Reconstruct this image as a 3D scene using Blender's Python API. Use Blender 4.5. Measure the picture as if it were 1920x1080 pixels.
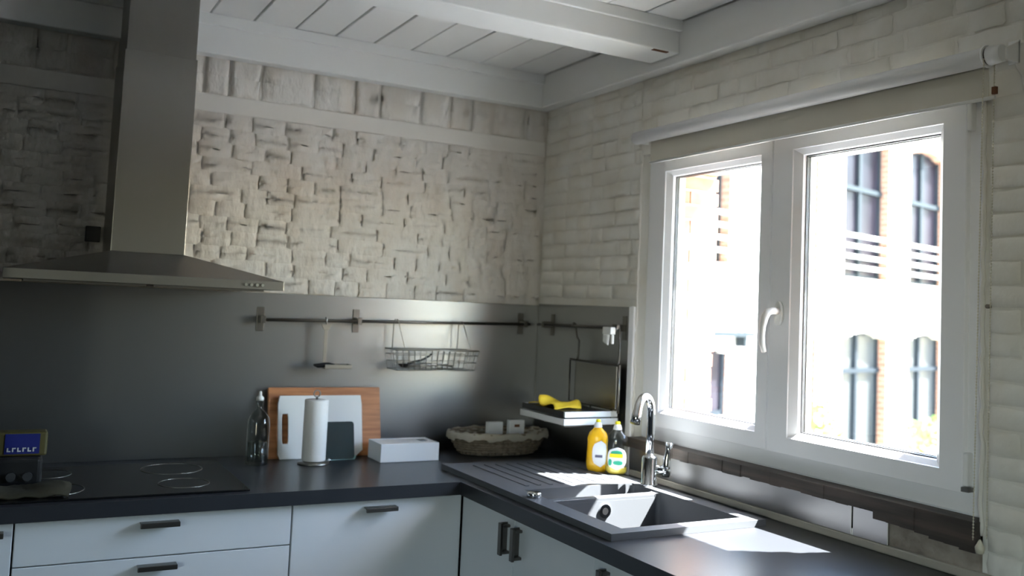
import bpy, math, random
from mathutils import Vector, Matrix

random.seed(7)
sc = bpy.context.scene
COL = sc.collection
for o in list(bpy.data.objects):
    bpy.data.objects.remove(o)

# ------------------------------------------------------------------ camera
cam_d = bpy.data.cameras.new('camera')
cam = bpy.data.objects.new('camera', cam_d)
COL.objects.link(cam)
F = Vector((0.47692215, 0.876387, 0.06701555))
R_ = Vector((0.87604657, -0.48015289, 0.04467229))
U = Vector((-0.07132792, -0.03740354, 0.99675137))
M = Matrix((R_, U, -F)).transposed().to_4x4()
M.translation = Vector((-1.8980066, -3.23454953, 1.45157464))
cam.matrix_world = M
cam_d.sensor_fit = 'HORIZONTAL'
cam_d.sensor_width = 36.0
cam_d.lens = 1717.7 / 1920 * 36.0
cam_d.shift_y = -(540 - 460.4) / 1920
cam_d.clip_start = 0.05
cam_d.clip_end = 200
cam_d.dof.use_dof = True
cam_d.dof.focus_distance = 2.3
cam_d.dof.aperture_fstop = 2.6
sc.camera = cam

# ------------------------------------------------------------------ sky, sun, exposure
SUN_TRAVEL = Vector((-0.66, 0.27, -1.0)).normalized()
world = bpy.data.worlds.new('sky')
sc.world = world
world.use_nodes = True
wn = world.node_tree
wn.nodes.clear()
wo = wn.nodes.new('ShaderNodeOutputWorld')
wb = wn.nodes.new('ShaderNodeBackground')
st = wn.nodes.new('ShaderNodeTexSky')
st.sky_type = 'NISHITA'
st.sun_disc = False
st.sun_elevation = math.asin(-SUN_TRAVEL.z)
st.sun_rotation = math.atan2(-SUN_TRAVEL.x, -SUN_TRAVEL.y)
st.altitude = 20
st.air_density = 1.2
st.dust_density = 1.0
st.ozone_density = 1.0
wn.links.new(st.outputs[0], wb.inputs[0])
wb.inputs[1].default_value = 3.0
wn.links.new(wb.outputs[0], wo.inputs[0])

sun_d = bpy.data.lights.new('sun', 'SUN')
sun_d.energy = 120.0
sun_d.angle = math.radians(0.53)
sun_d.color = (1.0, 0.975, 0.94)
sun = bpy.data.objects.new('sun', sun_d)
COL.objects.link(sun)
sun.rotation_euler = SUN_TRAVEL.to_track_quat('-Z', 'Y').to_euler()
sun.location = (4, -4, 8)


def portal(name, loc, rot, sx, sy):
    d = bpy.data.lights.new(name, 'AREA')
    d.shape = 'RECTANGLE'
    d.size = sx
    d.size_y = sy
    d.cycles.is_portal = True
    o = bpy.data.objects.new(name, d)
    COL.objects.link(o)
    o.location = loc
    o.rotation_euler = rot


portal('sky_portal', (0.40, -1.31, 1.48), (0, math.radians(90), 0), 1.0, 1.3)

vs = sc.view_settings
sc.display_settings.display_device = 'sRGB'
vs.view_transform = 'Standard'
vs.look = 'None'
vs.exposure = 0.48
vs.gamma = 1.0
vs.use_curve_mapping = False
sc.cycles.max_bounces = 10
sc.cycles.diffuse_bounces = 6
sc.cycles.glossy_bounces = 4
sc.cycles.transparent_max_bounces = 16
sc.cycles.sample_clamp_indirect = 6.0
sc.cycles.use_denoising = True
sc.cycles.caustics_reflective = True
sc.cycles.caustics_refractive = False

# ------------------------------------------------------------------ materials
MATS = {}


def mat(name, color, rough=0.5, metal=0.0, spec=0.5, noise=None, bump=None, aniso=0.0,
        var=0.0, coat=0.0, transm=0.0, ior=1.45):
    """noise=(scale vec, colour2, fac) world-position noise mix; bump=(scale vec, strength, distance)"""
    m = bpy.data.materials.new(name)
    m.use_nodes = True
    nt = m.node_tree
    b = nt.nodes['Principled BSDF']
    b.inputs['Base Color'].default_value = (*color, 1)
    b.inputs['Roughness'].default_value = rough
    b.inputs['Metallic'].default_value = metal
    b.inputs['Specular IOR Level'].default_value = spec
    b.inputs['IOR'].default_value = ior
    b.inputs['Transmission Weight'].default_value = transm
    b.inputs['Coat Weight'].default_value = coat
    b.inputs['Coat Roughness'].default_value = 0.1
    if aniso:
        b.inputs['Anisotropic'].default_value = aniso
        tg = nt.nodes.new('ShaderNodeTangent')
        tg.direction_type = 'RADIAL'
        tg.axis = 'Z'
        nt.links.new(tg.outputs[0], b.inputs['Tangent'])
    geo = nt.nodes.new('ShaderNodeNewGeometry')
    colsock = None
    if noise:
        sv, c2, fac = noise
        mp = nt.nodes.new('ShaderNodeMapping')
        mp.inputs['Scale'].default_value = sv
        nz = nt.nodes.new('ShaderNodeTexNoise')
        nz.inputs['Scale'].default_value = 1.0
        nz.inputs['Detail'].default_value = 5.0
        rp = nt.nodes.new('ShaderNodeValToRGB')
        rp.color_ramp.elements[0].position = 0.38
        rp.color_ramp.elements[1].position = 0.68
        rp.color_ramp.elements[0].color = (*color, 1)
        rp.color_ramp.elements[1].color = (*[color[i] * (1 - fac) + c2[i] * fac for i in range(3)], 1)
        nt.links.new(geo.outputs['Position'], mp.inputs[0])
        nt.links.new(mp.outputs[0], nz.inputs['Vector'])
        nt.links.new(nz.outputs[0], rp.inputs[0])
        colsock = rp.outputs[0]
    if var:
        oi = nt.nodes.new('ShaderNodeObjectInfo')
        mr = nt.nodes.new('ShaderNodeMapRange')
        mr.inputs['To Min'].default_value = 1 - var
        mr.inputs['To Max'].default_value = 1 + var * 0.3
        hs = nt.nodes.new('ShaderNodeHueSaturation')
        nt.links.new(oi.outputs['Random'], mr.inputs[0])
        nt.links.new(mr.outputs[0], hs.inputs['Value'])
        if colsock:
            nt.links.new(colsock, hs.inputs['Color'])
        else:
            hs.inputs['Color'].default_value = (*color, 1)
        colsock = hs.outputs[0]
    if colsock:
        nt.links.new(colsock, b.inputs['Base Color'])
    if bump:
        sv, s, dist = bump
        mp = nt.nodes.new('ShaderNodeMapping')
        mp.inputs['Scale'].default_value = sv
        nz = nt.nodes.new('ShaderNodeTexNoise')
        nz.inputs['Scale'].default_value = 1.0
        nz.inputs['Detail'].default_value = 2.5
        nz.inputs['Roughness'].default_value = 0.55
        bp = nt.nodes.new('ShaderNodeBump')
        bp.inputs['Strength'].default_value = s
        bp.inputs['Distance'].default_value = dist
        nt.links.new(geo.outputs['Position'], mp.inputs[0])
        nt.links.new(mp.outputs[0], nz.inputs['Vector'])
        nt.links.new(nz.outputs[0], bp.inputs['Height'])
        nt.links.new(bp.outputs[0], b.inputs['Normal'])
    MATS[name] = m
    return m


def glass_mat(name, tint=(0.97, 0.98, 0.98), refl=1.0, rough=0.0):
    m = bpy.data.materials.new(name)
    m.use_nodes = True
    nt = m.node_tree
    nt.nodes.clear()
    out = nt.nodes.new('ShaderNodeOutputMaterial')
    tr = nt.nodes.new('ShaderNodeBsdfTransparent')
    tr.inputs[0].default_value = (*tint, 1)
    gl = nt.nodes.new('ShaderNodeBsdfGlossy')
    gl.inputs['Roughness'].default_value = rough
    lw = nt.nodes.new('ShaderNodeLayerWeight')      # Schlick: 0.04 + 0.96 * (1 - cos)^5, same from both sides
    lw.inputs[0].default_value = 0.5
    pw = nt.nodes.new('ShaderNodeMath')
    pw.operation = 'POWER'
    pw.inputs[1].default_value = 5.0
    fr = nt.nodes.new('ShaderNodeMath')
    fr.operation = 'MULTIPLY_ADD'
    fr.inputs[1].default_value = 0.96
    fr.inputs[2].default_value = 0.04
    nt.links.new(lw.outputs['Facing'], pw.inputs[0])
    nt.links.new(pw.outputs[0], fr.inputs[0])
    mu = nt.nodes.new('ShaderNodeMath')
    mu.operation = 'MULTIPLY'
    mu.inputs[1].default_value = refl
    mx = nt.nodes.new('ShaderNodeMixShader')
    nt.links.new(fr.outputs[0], mu.inputs[0])
    nt.links.new(mu.outputs[0], mx.inputs[0])
    nt.links.new(tr.outputs[0], mx.inputs[1])
    nt.links.new(gl.outputs[0], mx.inputs[2])
    nt.links.new(mx.outputs[0], out.inputs[0])
    MATS[name] = m
    return m


def brick_mat(name, c1, c2, cm, scale=1.0):
    """far brickwork: too small to be picked apart"""
    m = bpy.data.materials.new(name)
    m.use_nodes = True
    nt = m.node_tree
    b = nt.nodes['Principled BSDF']
    b.inputs['Roughness'].default_value = 0.9
    tc = nt.nodes.new('ShaderNodeTexCoord')
    sx = nt.nodes.new('ShaderNodeSeparateXYZ')
    ad = nt.nodes.new('ShaderNodeMath')
    ad.operation = 'ADD'
    cx = nt.nodes.new('ShaderNodeCombineXYZ')
    bt = nt.nodes.new('ShaderNodeTexBrick')
    bt.inputs['Color1'].default_value = (*c1, 1)
    bt.inputs['Color2'].default_value = (*c2, 1)
    bt.inputs['Mortar'].default_value = (*cm, 1)
    bt.inputs['Scale'].default_value = scale
    bt.inputs['Mortar Size'].default_value = 0.012
    bt.inputs['Brick Width'].default_value = 0.24
    bt.inputs['Row Height'].default_value = 0.085
    nt.links.new(tc.outputs['Object'], sx.inputs[0])
    nt.links.new(sx.outputs[0], ad.inputs[0])
    nt.links.new(sx.outputs[1], ad.inputs[1])
    nt.links.new(ad.outputs[0], cx.inputs[0])
    nt.links.new(sx.outputs[2], cx.inputs[1])
    nt.links.new(cx.outputs[0], bt.inputs['Vector'])
    nt.links.new(bt.outputs[0], b.inputs['Base Color'])
    MATS[name] = m
    return m


mat('paint_brick', (0.77, 0.755, 0.71), 0.6, bump=((50, 50, 30), 0.45, 0.005), var=0.05,
    noise=((9, 9, 6), (0.68, 0.63, 0.54), 0.6))
mat('paint_brick_rough', (0.70, 0.67, 0.625), 0.6, bump=((44, 44, 22), 0.55, 0.012), var=0.02,
    noise=((10, 10, 4), (0.60, 0.53, 0.45), 0.6))
mat('plaster', (0.74, 0.71, 0.66), 0.7, bump=((40, 40, 25), 0.35, 0.004))
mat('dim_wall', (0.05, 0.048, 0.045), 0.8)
mat('floor_wood', (0.07, 0.05, 0.035), 0.5, noise=((3, 20, 1), (0.04, 0.028, 0.02), 1.0))
mat('ceiling_paint', (0.80, 0.80, 0.79), 0.42, var=0.04, bump=((30, 6, 30), 0.12, 0.002))
mat('beam_paint', (0.77, 0.775, 0.765), 0.45, bump=((8, 30, 30), 0.1, 0.002))
mat('upvc', (0.86, 0.86, 0.88), 0.28)
mat('gasket', (0.02, 0.02, 0.022), 0.5)
mat('steel', (0.30, 0.288, 0.27), 0.33, 1.0, aniso=0.5, bump=((3, 3, 400), 0.03, 0.001))
mat('steel_sheet', (0.30, 0.30, 0.303), 0.35, 1.0, bump=((350, 350, 4), 0.02, 0.001))
mat('steel_pale', (0.55, 0.54, 0.53), 0.33, 1.0, bump=((4, 4, 4), 0.15, 0.01))
mat('steel_dark', (0.30, 0.29, 0.27), 0.38, 1.0)
mat('chrome', (0.82, 0.84, 0.86), 0.07, 1.0)
mat('worktop', (0.028, 0.030, 0.035), 0.30, spec=0.42, bump=((120, 120, 120), 0.06, 0.001))
mat('sink_stone', (0.085, 0.09, 0.10), 0.38, spec=0.55, bump=((250, 250, 250), 0.1, 0.0008))
mat('cabinet_white', (0.66, 0.69, 0.71), 0.28)
mat('cabinet_carcass', (0.45, 0.46, 0.46), 0.6)
mat('anthracite', (0.03, 0.03, 0.032), 0.5)
mat('black_glass', (0.006, 0.006, 0.007), 0.06, spec=0.6)
mat('black_plastic', (0.012, 0.012, 0.013), 0.35)
mat('handle_steel', (0.17, 0.16, 0.15), 0.35, 1.0)
mat('dark_wood', (0.040, 0.033, 0.029), 0.6, noise=((40, 4, 60), (0.10, 0.075, 0.062), 0.7),
    bump=((60, 8, 80), 0.4, 0.003))
mat('mortar', (0.33, 0.29, 0.25), 0.9, noise=((14, 14, 22), (0.16, 0.13, 0.11), 0.9),
    bump=((45, 45, 45), 0.8, 0.008))
mat('caulk', (0.38, 0.35, 0.30), 0.8, bump=((60, 60, 60), 0.4, 0.003))
mat('blind_fabric', (0.62, 0.59, 0.51), 0.85, bump=((500, 500, 500), 0.1, 0.0005))
mat('white_plastic', (0.78, 0.78, 0.77), 0.35)
mat('paper', (0.80, 0.79, 0.77), 0.9, bump=((150, 150, 150), 0.15, 0.001))
mat('bamboo', (0.48, 0.20, 0.075), 0.45, noise=((6, 6, 90), (0.30, 0.11, 0.04), 0.9))
mat('teal_dark', (0.018, 0.032, 0.036), 0.25)
mat('teal_glass', (0.30, 0.52, 0.52), 0.2)
mat('carton', (0.72, 0.74, 0.76), 0.6)
mat('wicker', (0.22, 0.175, 0.125), 0.7, noise=((60, 60, 60), (0.12, 0.09, 0.06), 0.9))
mat('liner', (0.36, 0.33, 0.27), 0.9, bump=((60, 60, 60), 0.5, 0.004))
mat('yellow_cloth', (0.72, 0.50, 0.03), 0.7)
mat('orange_soap', (0.93, 0.52, 0.02), 0.22, spec=0.6)
mat('yellow_soap', (0.90, 0.68, 0.10), 0.2, spec=0.6)
mat('yellow_cap', (0.92, 0.80, 0.02), 0.35)
mat('label_white', (0.80, 0.82, 0.88), 0.4)
mat('label_green', (0.02, 0.36, 0.22), 0.4)
mat('label_yellow', (0.90, 0.72, 0.02), 0.4)
mat('label_blue', (0.008, 0.014, 0.13), 0.4)
mat('label_ink', (0.12, 0.12, 0.20), 0.5)
mat('brass_yellow', (0.075, 0.062, 0.018), 0.5)
mat('towel_dark', (0.030, 0.026, 0.014), 0.9)
mat('towel_red', (0.10, 0.03, 0.03), 0.9)
mat('bead_chain', (0.62, 0.58, 0.47), 0.45)
mat('rust', (0.14, 0.06, 0.03), 0.9)
glass_mat('window_glass', (0.96, 0.97, 0.97), 0.6)
glass_mat('bottle_glass', (0.80, 0.84, 0.83), 1.6, 0.03)
glass_mat('clear_plastic', (0.88, 0.91, 0.90), 1.5, 0.05)
# outside
mat('facade_paint', (0.66, 0.65, 0.62), 0.9)
mat('stone_pale', (0.70, 0.66, 0.56), 0.9)
brick_mat('far_brick', (0.19, 0.085, 0.052), (0.24, 0.115, 0.07), (0.26, 0.19, 0.14))
mat('iron_frame', (0.010, 0.014, 0.018), 0.7, spec=0.1)
mat('frame_light', (0.014, 0.019, 0.022), 0.7, spec=.1)
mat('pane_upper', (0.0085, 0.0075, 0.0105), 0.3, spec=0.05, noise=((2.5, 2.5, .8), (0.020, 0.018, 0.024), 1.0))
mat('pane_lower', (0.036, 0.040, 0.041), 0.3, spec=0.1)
mat('rail_white', (0.8, 0.8, 0.78), 0.5)
mat('bare_brick', (0.20, 0.085, 0.048), 0.9, var=0.35, noise=((20, 20, 40), (0.27, 0.14, 0.085), 1.0))
mat('leaf', (0.16, 0.26, 0.05), 0.6, var=0.2)
mat('twig', (0.12, 0.08, 0.05), 0.9)
mat('paving', (0.50, 0.48, 0.45), 0.9, noise=((3, 3, 3), (0.4, 0.38, 0.36), 0.8))
mat('roof_tile', (0.25, 0.10, 0.06), 0.9)


# ------------------------------------------------------------------ mesh builder
class MB:
    def __init__(self):
        self.v = []
        self.f = []
        self.s = []

    def add(self, vs_, fs_, smooth=False):
        n = len(self.v)
        self.v += [tuple(p) for p in vs_]
        for f in fs_:
            self.f.append(tuple(n + i for i in f))
            self.s.append(smooth)
        return self

    def box(self, x0, x1, y0, y1, z0, z1):
        x0, x1 = min(x0, x1), max(x0, x1)
        y0, y1 = min(y0, y1), max(y0, y1)
        z0, z1 = min(z0, z1), max(z0, z1)
        v = [(x0, y0, z0), (x1, y0, z0), (x1, y1, z0), (x0, y1, z0), (x0, y0, z1), (x1, y0, z1), (x1, y1, z1), (x0, y1, z1)]
        f = [(0, 3, 2, 1), (4, 5, 6, 7), (0, 1, 5, 4), (1, 2, 6, 5), (2, 3, 7, 6), (3, 0, 4, 7)]
        return self.add(v, f)

    def hull8(self, v):
        """8 corners ordered like box"""
        f = [(0, 3, 2, 1), (4, 5, 6, 7), (0, 1, 5, 4), (1, 2, 6, 5), (2, 3, 7, 6), (3, 0, 4, 7)]
        return self.add(v, f)

    def tube(self, path, r, n=8, caps=True, closed=False):
        P = [Vector(p) for p in path]
        k = len(P)
        rs = r if isinstance(r, (list, tuple)) else [r] * k
        vs_, fs_ = [], []
        prev = None
        for i, p in enumerate(P):
            if closed:
                t = (P[(i + 1) % k] - P[i - 1]).normalized()
            else:
                a = P[max(i - 1, 0)]
                b = P[min(i + 1, k - 1)]
                t = (b - a).normalized()
            if prev is None:
                ref = Vector((0, 0, 1)) if abs(t.z) < 0.9 else Vector((1, 0, 0))
                nrm = t.cross(ref).normalized()
            else:
                nrm = (prev - t * prev.dot(t)).normalized()
            prev = nrm
            bn = t.cross(nrm)
            for j in range(n):
                a = 2 * math.pi * j / n
                vs_.append(p + (nrm * math.cos(a) + bn * math.sin(a)) * rs[i])
        m = k if closed else k - 1
        for i in range(m):
            for j in range(n):
                a = i * n + j
                b = i * n + (j + 1) % n
                c = ((i + 1) % k) * n + (j + 1) % n
                d = ((i + 1) % k) * n + j
                fs_.append((a, b, c, d))
        self.add(vs_, fs_, True)
        if caps and not closed:
            base = len(self.v) - k * n
            self.f.append(tuple(base + j for j in reversed(range(n))))
            self.s.append(False)
            self.f.append(tuple(base + (k - 1) * n + j for j in range(n)))
            self.s.append(False)
        return self

    def lathe(self, prof, c=(0, 0, 0), n=28, sx=1.0, sy=1.0, rot=0.0, power=2.0):
        """profile [(r, z)], optional oval section"""
        vs_, fs_ = [], []
        k = len(prof)
        for r, z in prof:
            for j in range(n):
                a = 2 * math.pi * j / n
                ca, sa = math.cos(a), math.sin(a)
                e = 2.0 / power
                x = math.copysign(abs(ca) ** e, ca) * r * sx
                y = math.copysign(abs(sa) ** e, sa) * r * sy
                xr = x * math.cos(rot) - y * math.sin(rot)
                yr = x * math.sin(rot) + y * math.cos(rot)
                vs_.append((c[0] + xr, c[1] + yr, c[2] + z))
        for i in range(k - 1):
            for j in range(n):
                fs_.append((i * n + j, i * n + (j + 1) % n, (i + 1) * n + (j + 1) % n, (i + 1) * n + j))
        self.add(vs_, fs_, True)
        b = len(self.v) - k * n
        if prof[0][0] > 1e-5:
            self.f.append(tuple(b + j for j in reversed(range(n))))
            self.s.append(False)
        if prof[-1][0] > 1e-5:
            self.f.append(tuple(b + (k - 1) * n + j for j in range(n)))
            self.s.append(False)
        return self

    def prism(self, poly, axis, a0, a1, smooth=False):
        """poly = 2-D points in the plane normal to axis; extruded between a0 and a1"""
        def p3(p, a):
            if axis == 'X':
                return (a, p[0], p[1])
            if axis == 'Y':
                return (p[0], a, p[1])
            return (p[0], p[1], a)
        n = len(poly)
        v = [p3(p, a0) for p in poly] + [p3(p, a1) for p in poly]
        f = [tuple(reversed(range(n))), tuple(range(n, 2 * n))]
        self.add(v, f)
        b = len(self.v) - 2 * n
        for i in range(n):
            j = (i + 1) % n
            self.f.append((b + i, b + j, b + n + j, b + n + i))
            self.s.append(smooth)
        return self

    def ring_yz(self, y0, y1, z0, z1, prof, base=0.0):
        """mitred frame in the plane X=const; prof = [(inset from the outer edge, x)] closed section"""
        k = len(prof)
        vs_, fs_ = [], []
        for (sy, sz) in ((0, 0), (1, 0), (1, 1), (0, 1)):
            for ins, x in prof:
                y = (y0 - ins) if sy == 0 else (y1 + ins)
                z = (z0 + ins) if sz == 0 else (z1 - ins)
                vs_.append((x, y, z))
        for c in range(4):
            d = (c + 1) % 4
            for i in range(k):
                j = (i + 1) % k
                fs_.append((c * k + i, d * k + i, d * k + j, c * k + j))
        return self.add(vs_, fs_)

    def build(self, name, m, parent=None, bevel=0.0, seg=2, base=None):
        off = Vector((0, 0, 0))
        if base is not None:
            off = Vector(base)
        elif parent is not None:
            p = parent
            off = Vector((0, 0, 0))
            while p is not None:
                off += p.location
                p = p.parent
        me = bpy.data.meshes.new(name)
        me.from_pydata([tuple(Vector(v) - off) for v in self.v], [], self.f)
        me.polygons.foreach_set('use_smooth', self.s)
        me.materials.append(MATS[m])
        me.update()
        import bmesh
        bm = bmesh.new()
        bm.from_mesh(me)
        bmesh.ops.recalc_face_normals(bm, faces=bm.faces)
        bm.to_mesh(me)
        bm.free()
        o = bpy.data.objects.new(name, me)
        COL.objects.link(o)
        if parent is not None:
            o.parent = parent
        elif base is not None:
            o.location = base
        if bevel:
            md = o.modifiers.new('bevel', 'BEVEL')
            md.width = bevel
            md.segments = seg
            md.limit_method = 'ANGLE'
            md.angle_limit = math.radians(40)
            md.harden_normals = False
        return o


def tag(o, label=None, cat=None, group=None, kind=None):
    if label:
        o['label'] = label
    if cat:
        o['category'] = cat
    if group:
        o['group'] = group
    if kind:
        o['kind'] = kind
    return o


def empty(name, loc, label, cat, group=None, rz=0.0):
    o = bpy.data.objects.new(name, None)
    COL.objects.link(o)
    o.location = loc
    o.rotation_euler = (0, 0, rz)
    o.empty_display_size = 0.05
    return tag(o, label, cat, group)


def place(me, name, parent, loc, rot=(0, 0, 0), scale=(1, 1, 1)):
    o = bpy.data.objects.new(name, me)
    COL.objects.link(o)
    o.parent = parent
    o.location = loc
    o.rotation_euler = rot
    o.scale = scale
    return o


# ------------------------------------------------------------------ room shell
WX, RY = -4.5, -6.5            # left wall x, rear wall y
ZC = 2.395                     # underside of ceiling boards
struct = lambda o: tag(o, kind='structure')

floor = struct(MB().box(WX - .2, 0.3, RY - .2, 0.25, -0.12, 0).build('floor', 'floor_wood'))
wall_back = struct(MB().box(WX - .2, 0.3, 0.004, 0.28, 0, 2.55).build('wall_back', 'paint_brick_rough'))
LY0, LY1, LZ0, LZ1 = -4.5, -6.0, 0.60, 2.15      # second window, in the left wall (out of the frame)
b_ = MB().box(WX - .2, WX, LY0, 0.0, 0, 2.55)
b_.box(WX - .2, WX, RY, LY1, 0, 2.55)
b_.box(WX - .2, WX, LY1, LY0, 0, LZ0)
b_.box(WX - .2, WX, LY1, LY0, LZ1, 2.55)
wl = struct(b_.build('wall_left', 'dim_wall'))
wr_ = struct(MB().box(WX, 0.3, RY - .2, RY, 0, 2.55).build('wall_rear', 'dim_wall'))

# window opening 1: Y -.667..-1.95, Z 1.0..2.0 
OY0, OY1, OZ0, OZ1 = -0.667, -1.95, 0.995, 2.00
TH = 0.335
b = MB()
b.box(0.004, TH, 0.004, OY0, 0, 2.55)
b.box(0.004, TH, OY0, OY1, 0, OZ0)
b.box(0.004, TH, OY0, OY1, OZ1, 2.55)
b.box(0.004, TH, OY1, RY, 0, 2.55)
wall_right = struct(b.build('wall_right', 'paint_brick'))


# --- brick pieces
def brick_mesh(name, w, h, m, amp, seed, nx=5, nz=3, depth=0.0038, edge=0.16, tb=1.0):
    """front face looks along -Y; a shallow, worn, painted brick"""
    rnd = random.Random(seed)
    v, f = [], []
    us = [0, edge * h / w] + [i / (nx - 1) for i in range(1, nx - 1)] + [1 - edge * h / w, 1]
    ws = [0, edge] + [0.5] * (nz - 2) + [1 - edge, 1]
    for j, q in enumerate(ws):
        for i, p in enumerate(us):
            rim = i in (0, len(us) - 1) or j in (0, len(ws) - 1)
            y = (depth if i in (0, len(us) - 1) else depth * tb) if rim else -rnd.random() * amp
            x = (p - .5) * w + (rnd.uniform(-1, 1) * 0.003)
            z = (q - .5) * h + (rnd.uniform(-1, 1) * 0.0022)
            v.append((x, y, z))
    n = len(us)
    for j in range(len(ws) - 1):
        for i in range(n - 1):
            f.append((j * n + i, j * n + i + 1, (j + 1) * n + i + 1, (j + 1) * n + i))
    me = bpy.data.meshes.new(name)
    me.from_pydata(v, [], f)
    me.polygons.foreach_set('use_smooth', [True] * len(f))
    me.materials.append(MATS[m])
    return me


NB = 14
back_long = [brick_mesh('brick', .17, .048, 'paint_brick_rough', .0038, 100 + i, nx=6, nz=4, depth=.0030, tb=.35) for i in range(NB)]
back_head = [brick_mesh('brick', .09, .048, 'paint_brick_rough', .0038, 200 + i, nx=4, nz=4, depth=.0030, tb=.35) for i in range(NB)]
stones = [brick_mesh('stone', .14, .128, 'paint_brick_rough', .008, 300 + i, nx=5, nz=4, edge=.08) for i in range(8)]
right_long = [brick_mesh('brick', .17, .048, 'paint_brick', .0035, 400 + i) for i in range(NB)]
right_head = [brick_mesh('brick', .083, .048, 'paint_brick', .0035, 500 + i, nx=4) for i in range(NB)]

rb = random.Random(3)
z0, pitch = 1.468, 0.0503
for c in range(12):
    x = -2.16 + rb.uniform(0, .1)
    while x < -0.01:
        w = rb.choice((.17, .17, .09, .09, .11)) * rb.uniform(.92, 1.08)
        if x + w > -0.005:
            w = -0.004 - x
            if w < .035:
                break
        longb = w > .125
        me = rb.choice(back_long if longb else back_head)
        place(me, 'brick', wall_back, (x + w / 2, -.003 + rb.uniform(-.0015, .0015), z0 + pitch * (c + .5) + rb.uniform(-.002, .002)),
              (0, rb.uniform(-.012, .012), 0), ((w - .003) / (.17 if longb else .09), .45 if x > -.80 else (.7 if x > -1.1 else .9), 1.16))
        x += w + rb.uniform(.001, .005)
x = -2.16
while x < -0.02:
    w = rb.uniform(.08, .19)
    w = min(w, -0.004 - x)
    place(rb.choice(stones), 'stone', wall_back, (x + w / 2, -.003, 2.202), (0, rb.uniform(-.015, .015), 0), ((w - .008) / .14, 1, 1))
    x += w + .004
MB().box(-2.3, -.004, -.004, .004, 2.074, 2.136).build('plaster_band', 'plaster', wall_back, bevel=.003)


def right_course(y0, y1, zc, rnd):
    """bricks from y0 (far) to y1 (near) on the right wall"""
    y = y0
    while y > y1 + .01:
        w = rnd.choice((.17, .17, .083)) * rnd.uniform(.95, 1.05)
        if y - w < y1:
            w = y - y1
            if w < .03:
                break
        longb = w > .12
        me = rnd.choice(right_long if longb else right_head)
        place(me, 'brick', wall_right, (-.001 + rnd.uniform(-.0015, .002), y - w / 2, zc), (rnd.uniform(-.008, .008), 0, -math.pi / 2),
              ((w - .008) / (.17 if longb else .083), 1, 1))
        y -= w + .003


pr = 0.0527
for c in range(26):
    zc = 0.915 + pr * (c + .5)
    if zc > 2.27:
        break
    if zc > 1.48:
        right_course(-.004 - (.085 if c % 2 else 0) * 0, OY0 if zc < 2.0 else -.66, zc, rb)
    if zc > 2.0:
        right_course(-.66 - .04 * (c % 2), -2.02 if zc < 2.1 else -2.40, zc, rb)
    elif zc < 1.95:
        right_course(OY1 - .008, -2.40, zc, rb)

# plaster pieces on the right wall
MB().prism([(-2.03, 2.075), (-2.02, 2.03), (-2.036, 2.00), (-2.04, 1.962), (-2.07, 1.945), (-2.2, 1.94), (-2.42, 1.945), (-2.42, 2.075)],
           'X', -.012, .004).build('plaster_patch', 'plaster', wall_right, bevel=.008, seg=3)
b = MB()
rr = random.Random(11)
zz = 1.03
path = []
while zz < 1.99:
    path.append((-.001 + rr.uniform(-.001, .001), OY0 - .001 + rr.uniform(-.004, .004), zz))
    zz += .02
b.tube(path, [rr.uniform(.004, .0065) for _ in path], 8)
b.build('plaster_bead', 'plaster', wall_right)
b = MB()
path = []
zz = 1.0
while zz < 2.0:
    path.append((-.001, OY1 + .001 + rr.uniform(-.003, .003), zz))
    zz += .02
b.tube(path, [rr.uniform(.004, .006) for _ in path], 8)
b.build('plaster_bead', 'plaster', wall_right)
# rough mortar left bare beside the steel strip, and the raw edge along the worktop
MB().box(-.003, .004, -1.70, -1.95, .915, 1.0).build('mortar_patch', 'mortar', wall_right)
MB().box(-.012, .004, -.667, -2.6, .90, .922).build('caulk_strip', 'caulk', wall_right, bevel=.004)

tr1 = struct(MB().box(-.014, .004, -.640, -.668, .90, 1.472).build('trim_1', 'upvc', bevel=.002))
tag(tr1, 'white vertical edging between steel splashback and window reveal')

# --- ceiling: boards, beams, wall plates
ceiling = struct(MB().box(WX - .2, .3, RY - .2, .28, 2.43, 2.56).build('ceiling', 'beam_paint'))
bw = 0.1458
bm_ = MB().box(-bw / 2 + .003, bw / 2 - .003, RY, 0.0, 0, .03)
ob = bm_.build('board', 'ceiling_paint', base=(0, 0, 0), bevel=.0018, seg=1)
bme = ob.data
bpy.data.objects.remove(ob)
k = 0
xx = -0.058 - bw / 2 + bw
while xx > WX - .05:
    o = place(bme, 'board', ceiling, (xx, 0, ZC + (k * 37 % 5) * .0005))
    md = o.modifiers.new('bevel', 'BEVEL')
    md.width = .0022
    md.segments = 1
    xx -= bw
    k += 1
# wall plates
MB().box(WX, -.0, -.055, .0, 2.262, ZC).build('wall_plate', 'beam_paint', ceiling, bevel=.004)
MB().box(WX, -.055, -.068, -.055, 2.358, ZC + .001).build('batten', 'beam_paint', ceiling, bevel=.002)
MB().box(-.058, 0, RY, -.055, 2.262, ZC).build('wall_plate', 'beam_paint', ceiling, bevel=.004)
by = -0.775
while by > -6.2:
    bo = MB().box(WX, -.058, by - .15, by, 2.29, ZC).build('beam', 'beam_paint', ceiling, bevel=.005)
    MB().box(WX, -.058, by - .163, by - .15, 2.362, ZC + .001).build('batten', 'beam_paint', bo, bevel=.002)
    MB().box(WX, -.058, by, by + .013, 2.362, ZC + .001).build('batten', 'beam_paint', bo, bevel=.002)
    if by > -.8:
        MB().box(-.16, -.10, by - .148, by - .135, 2.2885, 2.292).build('nail_plate', 'rust', bo)
    by -= 0.92

# flat roof slab
tag(MB().box(WX - .3, TH + .01, -7, .4, 2.57, 2.76).build('roof_slab', 'roof_tile'), kind='structure')

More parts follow.
